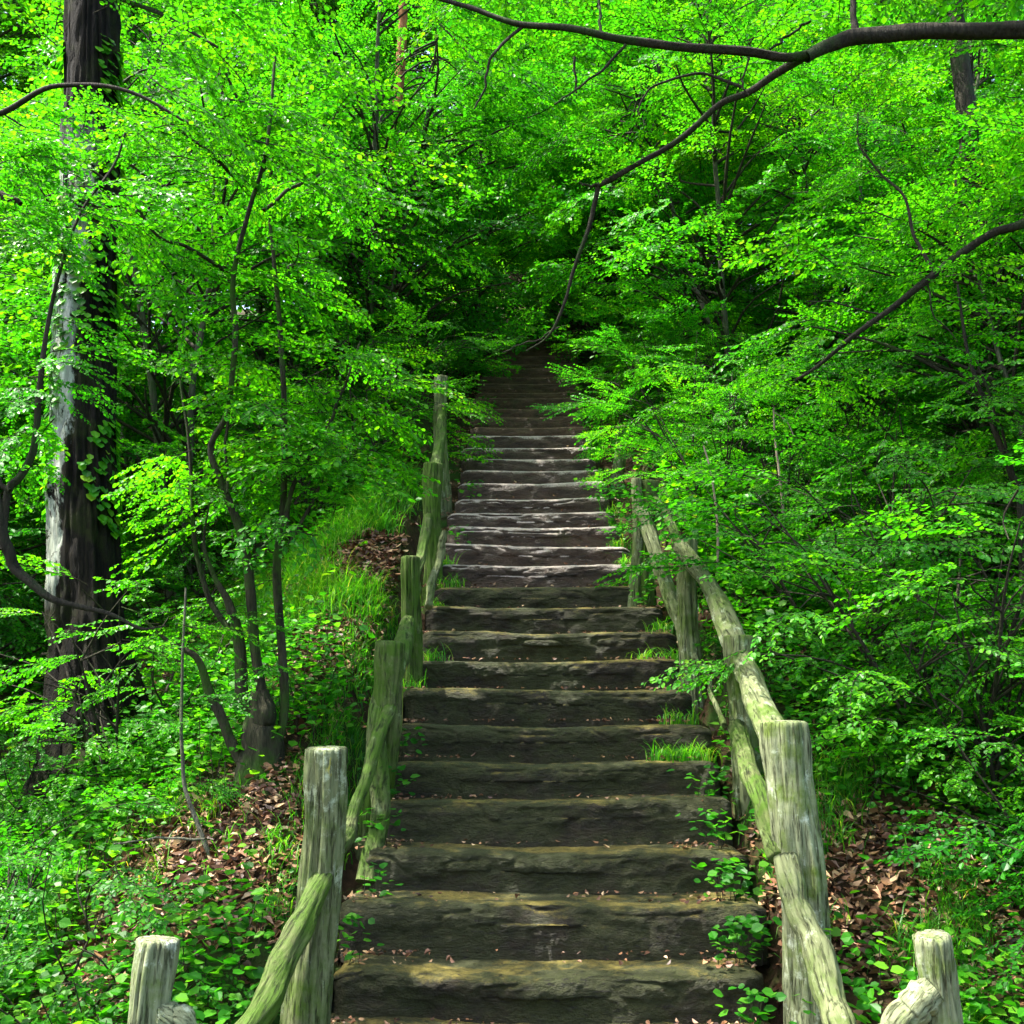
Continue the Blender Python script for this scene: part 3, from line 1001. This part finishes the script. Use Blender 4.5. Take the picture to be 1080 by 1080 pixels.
# tree on the right whose dark limbs hang over the picture
ob = np.array([3.9, 4.9, 0])
ob[2] = gz(ob[0], ob[1])
OY = 4.6
st = [
    ([ob + [0, 0, -.3], ob + [.05, 0, 1.2], ob + [-.05, 0, 3.0], ob + [.05, 0, 5.0], ob + [.3, 0, 8.0]], [.20, .16, .14, .12, .07]),
    ([ob + [-.02, 0, 3.9]] + pp([(1250, 50), (1160, 28), (1080, 34), (980, 33), (910, 37), (880, 45), (850, 60)], OY, -.1), [.07, .046, .040, .036, .028]),
    (pp([(862, 55), (830, 60), (790, 55), (720, 48), (660, 43), (600, 32), (545, 27), (500, 10), (450, -6), (400, -20)], OY - .1), [.024, .022, .020, .018, .013, .008]),
    (pp([(862, 52), (835, 68), (800, 90), (760, 110), (720, 145), (690, 165), (650, 187), (632, 195)], OY - .1, .4), [.024, .018, .015, .013]),
    (pp([(632, 194), (625, 225), (612, 270), (602, 300), (588, 340), (575, 358), (555, 370)], OY + .3, .3), [.013, .010, .008, .004]),
    (pp([(903, 38), (901, 15), (900, -20)], OY), [.020, .013]),
    (pp([(552, 27), (530, 48), (515, 68), (512, 90), (500, 115)], OY - .1), [.010, .004]),
    (pp([(660, 47), (635, 75), (600, 100), (585, 110)], OY - .1), [.008, .004]),
    (pp([(634, 35), (632, 10), (628, -20)], OY - .1), [.008, .005]),
    (pp([(606, 60), (606, 80), (608, 98)], OY), [.007, .005]),
    (pp([(855, 22), (835, 35), (812, 52)], OY), [.007, .007]),
    (pp([(790, 60), (786, 78), (782, 92), (790, 100)], OY - .1), [.006, .004]),
    (pp([(782, 92), (740, 78), (700, 88), (680, 100), (672, 118)], OY - .05), [.008, .004]),
    (pp([(632, 195), (618, 196), (606, 190)], OY + .3), [.010, .005]),
    (pp([(590, 345), (560, 360), (530, 372)], OY + .6), [.005, .003]),
    ([ob + [0, 0, 2.6]] + pp([(1170, 200), (1080, 235), (1050, 245), (1020, 265), (985, 290), (940, 325), (900, 355), (860, 388), (838, 402)], OY + .3, .3), [.05, .026, .020, .014, .008]),
    (pp([(985, 288), (965, 250), (955, 210), (925, 180), (905, 150), (905, 120)], OY + .45, .2), [.010, .004]),
    (pp([(930, 332), (880, 320), (850, 318)], OY + .5), [.005, .003]),
    (pp([(978, 292), (985, 330), (1010, 360)], OY + .5), [.005, .003]),
]
sprs = [(p_ + np.array([0, .3, .35]), a_, b_, c_) for p_, a_, b_, c_ in along([st[1], st[2]], 20, .5, .1, 1.0, .12)] + along([st[3]], 4, .35, .2, .9, .1) + along([st[15], st[16]], 14, .45, .35, 1.0, .08)
for _ in range(60):
    a0 = ob + [rng.uniform(-1.5, 1.5), rng.uniform(-1.5, 1.5), rng.uniform(4.6, 8)]
    sprs.append((a0, rng.uniform(0, 6.28), rng.normal(0, .2), rng.uniform(.8, 1.2)))
for _ in range(95):  # unseen crown above the frame, added to shade the lower right
    a0 = np.array([rng.uniform(-.2, 3.2), rng.uniform(4.6, 7.2), rng.uniform(7.5, 9.2)])
    sprs.append((a0, rng.uniform(0, 6.28), rng.normal(0, .2), rng.uniform(.9, 1.3)))
for q_ in range(5):  # added limbs carrying those shading sprays
    st.append(([ob + [.1, 0, 5.2 + q_ * .3], np.array([3.0 - .1 * q_, 4.6 + .4 * q_, 7.6]), np.array([1.4, 4.8 + .5 * q_, 8.2]), np.array([0, 4.9 + .55 * q_, 8.5])], [.05, .03, .01]))
custom_tree('overhanging_tree', 'tree at the right edge reaching long dark bare limbs across the top', ob, st, sprs, LEAF, DARKBARK)

# sapling on the right
rb = at(1080, 640, 6.2)
rb[2] = gz(rb[0], 6.2)
st = [([rb + [0, 0, -.2]] + pp([(1082, 640), (1076, 530), (1068, 500), (1050, 450), (1035, 420), (1020, 370), (1010, 300)], 6.2, .2), [.03, .022, .016, .007]),
      (pp([(1070, 505), (1060, 470), (1045, 420), (1030, 380)], 6.25), [.010, .007])]
custom_tree('sapling', 'forked dark sapling leaning among leaves at the right edge', rb, st, along(st, 26, .55, .3, 1), LEAF, DARKBARK, 'sapling')

# bare pale twigs of a dead shrub right of the railing
db = at(825, 560, 7.2)
db[2] = gz(db[0], 7.2)
st = [([db + [0, 0, -.1]] + pp([(826, 545), (822, 500), (817, 460), (816, 430)], 7.2), [.012, .006]),
      (pp([(817, 435), (830, 445), (838, 462)], 7.2), [.005, .003]),
      (pp([(755, 640), (757, 560), (750, 500), (742, 470)], 6.6), [.010, .005]),
      (pp([(822, 510), (800, 525), (790, 530)], 7.1), [.005, .003])]
o = thing('bare_shrub', 'leafless shrub of thin pale twigs among greenery right of the railing', 'shrub', tuple(db))
PALE = bark_mat('pale_dead_twig', (.16, .12, .08), (.42, .34, .25), (.2, .2, .1), .7, .8)
for s, (pts, r) in enumerate(st):
    g = Geo()
    tube(g, smooth_path(np.array(pts) - db, 18), r, 6, 0, .1, 0, s)
    g.obj('stem', [PALE], o)


def bare_trunk(name, label, px, py0, py1, Y, r, mat, H=11, lean=.25):
    b = at(px, 400, Y)
    b[2] = gz(b[0], Y)
    o = thing(name, label, 'tree', tuple(b))
    g = Geo()
    u = np.linspace(0, 1, 40)
    path = np.stack([lean * np.sin(u * 3) + .03 * np.sin(u * 17), .03 * np.cos(u * 13), -.3 + u * (H + .3)], -1)
    tube(g, path, [r, r * .6], 18, 0, .1, .08, int(px), flare=.3)
    g.obj('trunk', [mat], o)
    g = Geo()
    for i in range(46):
        az = rng.uniform(0, 6.28)
        z = rng.uniform(.62, 1) * H
        e = np.array([math.cos(az), math.sin(az), .15]) * rng.uniform(.4, 1.8) + [0, 0, z]
        tube(g, smooth_path([[0, 0, z - .3], [e[0] * .5, e[1] * .5, z], e], 5), [.03, .012], 4, 1)
        put_spray(g, e, az, rng.normal(0, .2), 1.3)
    g.obj('crown', [LEAF, TWIG], o)


bare_trunk('pine_tree', 'straight tree with reddish brown trunk glimpsed through leaves left of the upper steps', 411, 80, 330, 11.6, .075, REDBARK, 11, .03)
bare_trunk('dark_trunk_tree', 'tree with a dark trunk half hidden in the leaves at upper right', 1015, 130, 230, 9.5, .12, DARKBARK, 10)
bare_trunk('dark_trunk_tree', 'tree with a dark trunk showing above the top of the steps', 626, 120, 200, 20, .16, DARKBARK, 13)

# ------------------------------------------------------------------ ground cover


def region(n, x0, x1, y0, y1):
    return rng.uniform(x0, x1, n), rng.uniform(y0, y1, n)


def scatter_herbs(name, label, nclump, x0, x1, y0, y1, hmax, leaf, mat, per=16, dens=None, spread=.12):
    x, y = region(nclump, x0, x1, y0, y1)
    keep = (np.abs(x - CX) > .98)
    if dens is not None:
        keep &= dens(x, y)
    x, y = x[keep], y[keep]
    g = Geo()
    n = len(x)
    h = hmax * rng.uniform(.35, 1, n)
    X_ = np.repeat(x, per) + rng.normal(0, spread, n * per)
    Y_ = np.repeat(y, per) + rng.normal(0, spread, n * per)
    ok = np.abs(X_ - CX) > .86
    Zl = ground(X_, Y_) + .02 + np.repeat(h, per) * rng.random(n * per) ** .6
    a = rng.uniform(0, 6.28, n * per)
    D = np.stack([np.cos(a), np.sin(a), rng.uniform(-.5, .35, n * per)], -1)
    N = np.stack([rng.normal(0, .45, n * per), rng.normal(-.15, .45, n * per), np.ones(n * per)], -1)
    P = np.stack([X_, Y_, Zl], -1)
    leaves(g, P[ok], D[ok], N[ok], rng.uniform(.6, 1.3, ok.sum()) * leaf, rng.uniform(.8, 1.3, ok.sum()))
    # stems
    for i in range(0, n, 2):
        b = np.array([x[i], y[i], gz(x[i], y[i]) - .02])
        e = b + [rng.normal(0, .06), rng.normal(0, .06), h[i]]
        tube(g, np.array([b, (b + e) / 2 + [rng.normal(0, .02), 0, 0], e]), [.003, .002], 3, 1)
    o = g.obj(name, [mat, TWIG])
    tag(o, label, 'undergrowth', kind='stuff')


LEFTLIT = lambda x, y: (x < -.95) & (x > -1.95 - .1 * (y - 4)) & (y < 7.4) & (y > 4.1) & (noise(x * 1.7, y * 1.1, 2, 3) > -.35)
RIGHTLIT = lambda x, y: (x > .95) & (x < 1.95) & (y < 4.8) & (noise(x * 1.3, y * 1.6, 2, 9) > -.45)
nolit = lambda x, y: ~(LEFTLIT(x, y) | RIGHTLIT(x, y)) | (rng.random(len(x)) < .05)

scatter_herbs('undergrowth', 'dense bright green leafy undergrowth covering the foot of the left slope', 2900, -5.5, -1.0, 2.6, 6.6, .36, .046, HERB, 18, nolit)
scatter_herbs('undergrowth', 'green leafy undergrowth covering the right slope below the railing', 2300, 1.0, 5.5, 3.2, 7.2, .32, .045, HERB, 17, nolit)
scatter_herbs('undergrowth', 'low green plants spread over the upper banks on both sides of the steps', 6500, -8, 8, 6.4, 19, .34, .06, LEAF, 12, nolit, .16)
scatter_herbs('ivy', 'yellow green leaves spilling over the right ends of the middle steps', 520, .95, 1.5, 6.6, 12.5, .30, .05, SUNLEAF, 16, None, .10)


def scatter_grass(name, label, tufts, mat=GRASS):
    """tufts: (x, y, z or None, count, length, spread)"""
    B, L, A, BD = [], [], [], []
    for (x, y, z, c, ln, sp) in tufts:
        xx = x + rng.normal(0, sp, c)
        yy = y + rng.normal(0, sp, c)
        zz = ground(xx, yy) - .01 if z is None else np.full(c, z)
        B.append(np.stack([xx, yy, zz], -1))
        L.append(ln * rng.uniform(.45, 1.1, c))
        A.append(rng.uniform(0, 6.28, c))
        BD.append(rng.uniform(.35, 1.25, c))
    B, L, A, BD = map(np.concatenate, (B, L, A, BD))
    n = len(B)
    w = .0032 * rng.uniform(.7, 1.5, n)
    segs = 4
    V = np.zeros((n, segs + 1, 2, 3))
    side = np.stack([-np.sin(A), np.cos(A), 0 * A], -1)
    pos = B.copy()
    ang = np.full(n, 1.45)
    for s in range(segs + 1):
        ww = w * (1 - s / segs * .92)
        V[:, s, 0] = pos - side * ww[:, None]
        V[:, s, 1] = pos + side * ww[:, None]
        d = np.stack([np.cos(A) * np.cos(ang), np.sin(A) * np.cos(ang), np.sin(ang)], -1)
        pos = pos + d * (L / segs)[:, None]
        ang = ang - BD * .72
    k = np.arange(n)[:, None] * (segs + 1) * 2
    q = np.concatenate([k + np.array([[2 * s, 2 * s + 1, 2 * s + 3, 2 * s + 2]]) for s in range(segs)], 0)
    r = np.tile(rng.random(n), segs)
    g = Geo()
    g.add(V.reshape(-1, 3), q, 0, r, True)
    tag(g.obj(name, [mat]), label, 'grass', kind='stuff')


tf = []
for _ in range(300):
    x = rng.uniform(-2.3, -1.0)
    y = rng.uniform(6.3, 8.4)
    if noise(x * 1.6, y * 1.6, 0, 44) > -.25:
        tf.append((x, y, None, 50, .30, .05))
for _ in range(90):
    tf.append((rng.uniform(-1.12, -.9), rng.uniform(4.2, 6.6), None, 26, .17, .035))
for _ in range(60):
    tf.append((rng.uniform(-2.4, -1.3), rng.uniform(4.6, 6.2), None, 22, .2, .05))
scatter_grass('grass', 'long bright green grass on the left bank beside the posts', tf)
tf = []
for (px, py, Y) in ((880, 830, 4.9), (905, 850, 4.8), (870, 860, 4.6), (925, 840, 5.0), (990, 1010, 3.8), (1020, 1040, 3.7), (960, 970, 4.0), (1010, 960, 4.1), (990, 930, 4.3)):
    pt = at(px, py, Y)
    for _ in range(4):
        tf.append((pt[0] + rng.normal(0, .07), Y + rng.normal(0, .08), None, 40, .26, .04))
for _ in range(50):
    tf.append((rng.uniform(1.0, 1.25), rng.uniform(4.1, 7), None, 20, .16, .04))
scatter_grass('grass', 'drooping green grass on the right bank behind the railing', tf)
tf = []
for n_, xx, c in ((4, .70, 130), (4, .78, 120), (5, .74, 60), (7, .72, 90), (7, .80, 70), (8, .78, 60), (10, .66, 60), (7, -.66, 70), (6, -.64, 40), (10, -.62, 60), (11, -.66, 50),
                  (11, .62, 80), (12, .60, 70), (13, .60, 60), (14, .58, 50), (4, .62, 60), (16, .55, 40), (18, .52, 40), (9, -.66, 40)):
    for _ in range(2):
        tf.append((CX + xx + rng.normal(0, .04), Y0 + TR * n_ + .12 + rng.uniform(-.04, .06), Z0 + RI * n_ - .01, c // 2, .15, .035))
scatter_grass('grass', 'small grass tufts sprouting on the ends of the steps', tf)

# weeds on the ends of the steps
g = Geo()
for n_, xx, c, sp in ((0, .74, 60, .06), (0, .80, 40, .06), (1, .76, 46, .06), (1, .80, 30, .05), (2, .76, 40, .05), (3, .78, 34, .05), (-1, .74, 40, .06), (0, -.72, 26, .05), (1, -.68, 20, .05),
                       (3, -.70, 30, .06), (2, -.72, 40, .06), (4, -.68, 24, .05), (9, .72, 40, .05), (10, .68, 46, .06), (12, .60, 50, .06), (13, .58, 46, .06), (15, .55, 46, .07), (16, .5, 40, .07), (18, .5, 46, .07), (20, .5, 40, .07),
                       (12, -.58, 36, .05), (15, -.56, 40, .05), (18, -.56, 40, .06), (21, -.52, 50, .07), (23, -.5, 50, .08), (22, .5, 60, .08), (24, .48, 60, .08), (26, .46, 60, .09), (27, -.44, 70, .1), (29, .42, 70, .1)):
    x = CX + xx + rng.normal(0, sp, c)
    y = Y0 + TR * n_ + .13 + rng.normal(0, .04, c)
    z = Z0 + RI * n_ + .01 + rng.random(c) ** .7 * .15
    a = rng.uniform(0, 6.28, c)
    D = np.stack([np.cos(a), np.sin(a), rng.uniform(-.4, .4, c)], -1)
    N = np.stack([rng.normal(0, .4, c), rng.normal(-.3, .4, c), np.ones(c)], -1)
    leaves(g, np.stack([x, y, z], -1), D, N, rng.uniform(.025, .05, c), 1.1)
    for _ in range(5):
        b = np.array([CX + xx + rng.normal(0, sp * .6), Y0 + TR * n_ + .13, Z0 + RI * n_ - .01])
        tube(g, np.array([b, b + [rng.normal(0, .02), rng.normal(0, .02), .12]]), [.002, .0015], 3, 1)
tag(g.obj('weeds', [HERB, TWIG]), 'small leafy weeds rooted in the ends of the steps', 'weeds', kind='stuff')


def scatter_litter(name, label, n, sampler, size=.05, onstep=False):
    x, y = sampler(n)
    if onstep:
        k = np.floor((y - Y0) / TR)
        fr = (y - Y0) / TR - k
        ok = (fr > .12) & (fr < .92)
        x, y, k = x[ok], y[ok], k[ok]
        z = Z0 + RI * k + .012
    else:
        z = ground(x, y) + rng.uniform(.0, .035, len(x))
    m = len(x)
    a = rng.uniform(0, 6.28, m)
    D = np.stack([np.cos(a), np.sin(a), rng.normal(0, .25, m)], -1)
    N = np.stack([rng.normal(0, .4, m), rng.normal(-.2, .4, m), np.ones(m)], -1)
    g = Geo()
    leaves(g, np.stack([x, y, z], -1), D, N, size * rng.uniform(.5, 1.3, m), rng.uniform(.45, 1.0, m), 0, rng.uniform(-5, 6, m).reshape(-1, 1, 1))
    tag(g.obj(name, [DEAD]), label, 'leaf litter', kind='stuff')


def s_left(n):
    x, y = region(n * 3, -3.2, -.92, 3.2, 8)
    k_ = LEFTLIT(x, y) | (rng.random(len(x)) < .12)
    return x[k_][:n], y[k_][:n]


def s_right(n):
    x, y = region(n * 3, .92, 3.4, 3.0, 7)
    k_ = RIGHTLIT(x, y) | (rng.random(len(x)) < .15)
    return x[k_][:n], y[k_][:n]


def s_step(n):
    x = CX + np.sign(rng.normal(0, 1, n)) * .8 * rng.random(n) ** .55
    y = rng.uniform(3.4, 11, n)
    fr = ((y - Y0) / TR) % 1
    k_ = (rng.random(n) < .22) | (np.abs(x) > .62) | ((fr > .74) & (rng.random(n) < .8))
    return x[k_], y[k_]


scatter_litter('leaf_litter', 'brown fallen leaves strewn over the left bank beside the steps', 12000, s_left, .047)
scatter_litter('leaf_litter', 'reddish brown fallen leaves covering the right bank behind the railing', 13000, s_right, .047)
scatter_litter('leaf_litter', 'small dead leaves and crumbs scattered on the treads', 7000, s_step, .024, True)

# far wood: one mass of leaves closing the slope behind the last trees one can tell apart
g = Geo()
for i in range(1300):
    x = rng.uniform(-34, 34)
    y = rng.uniform(31, 38) - abs(x) * .22
    z = gz(x, y) + rng.uniform(0, 1) ** .9 * 17
    put_spray(g, np.array([x, y, z]), rng.uniform(0, 6.28), rng.normal(-.1, .3), rng.uniform(2.0, 3.0), COARSE)
tag(g.obj('far_woodland', [LEAF, TWIG]), 'far green woodland closing the slope behind the trees', 'woodland', kind='stuff')
print('objects', len(bpy.data.objects))
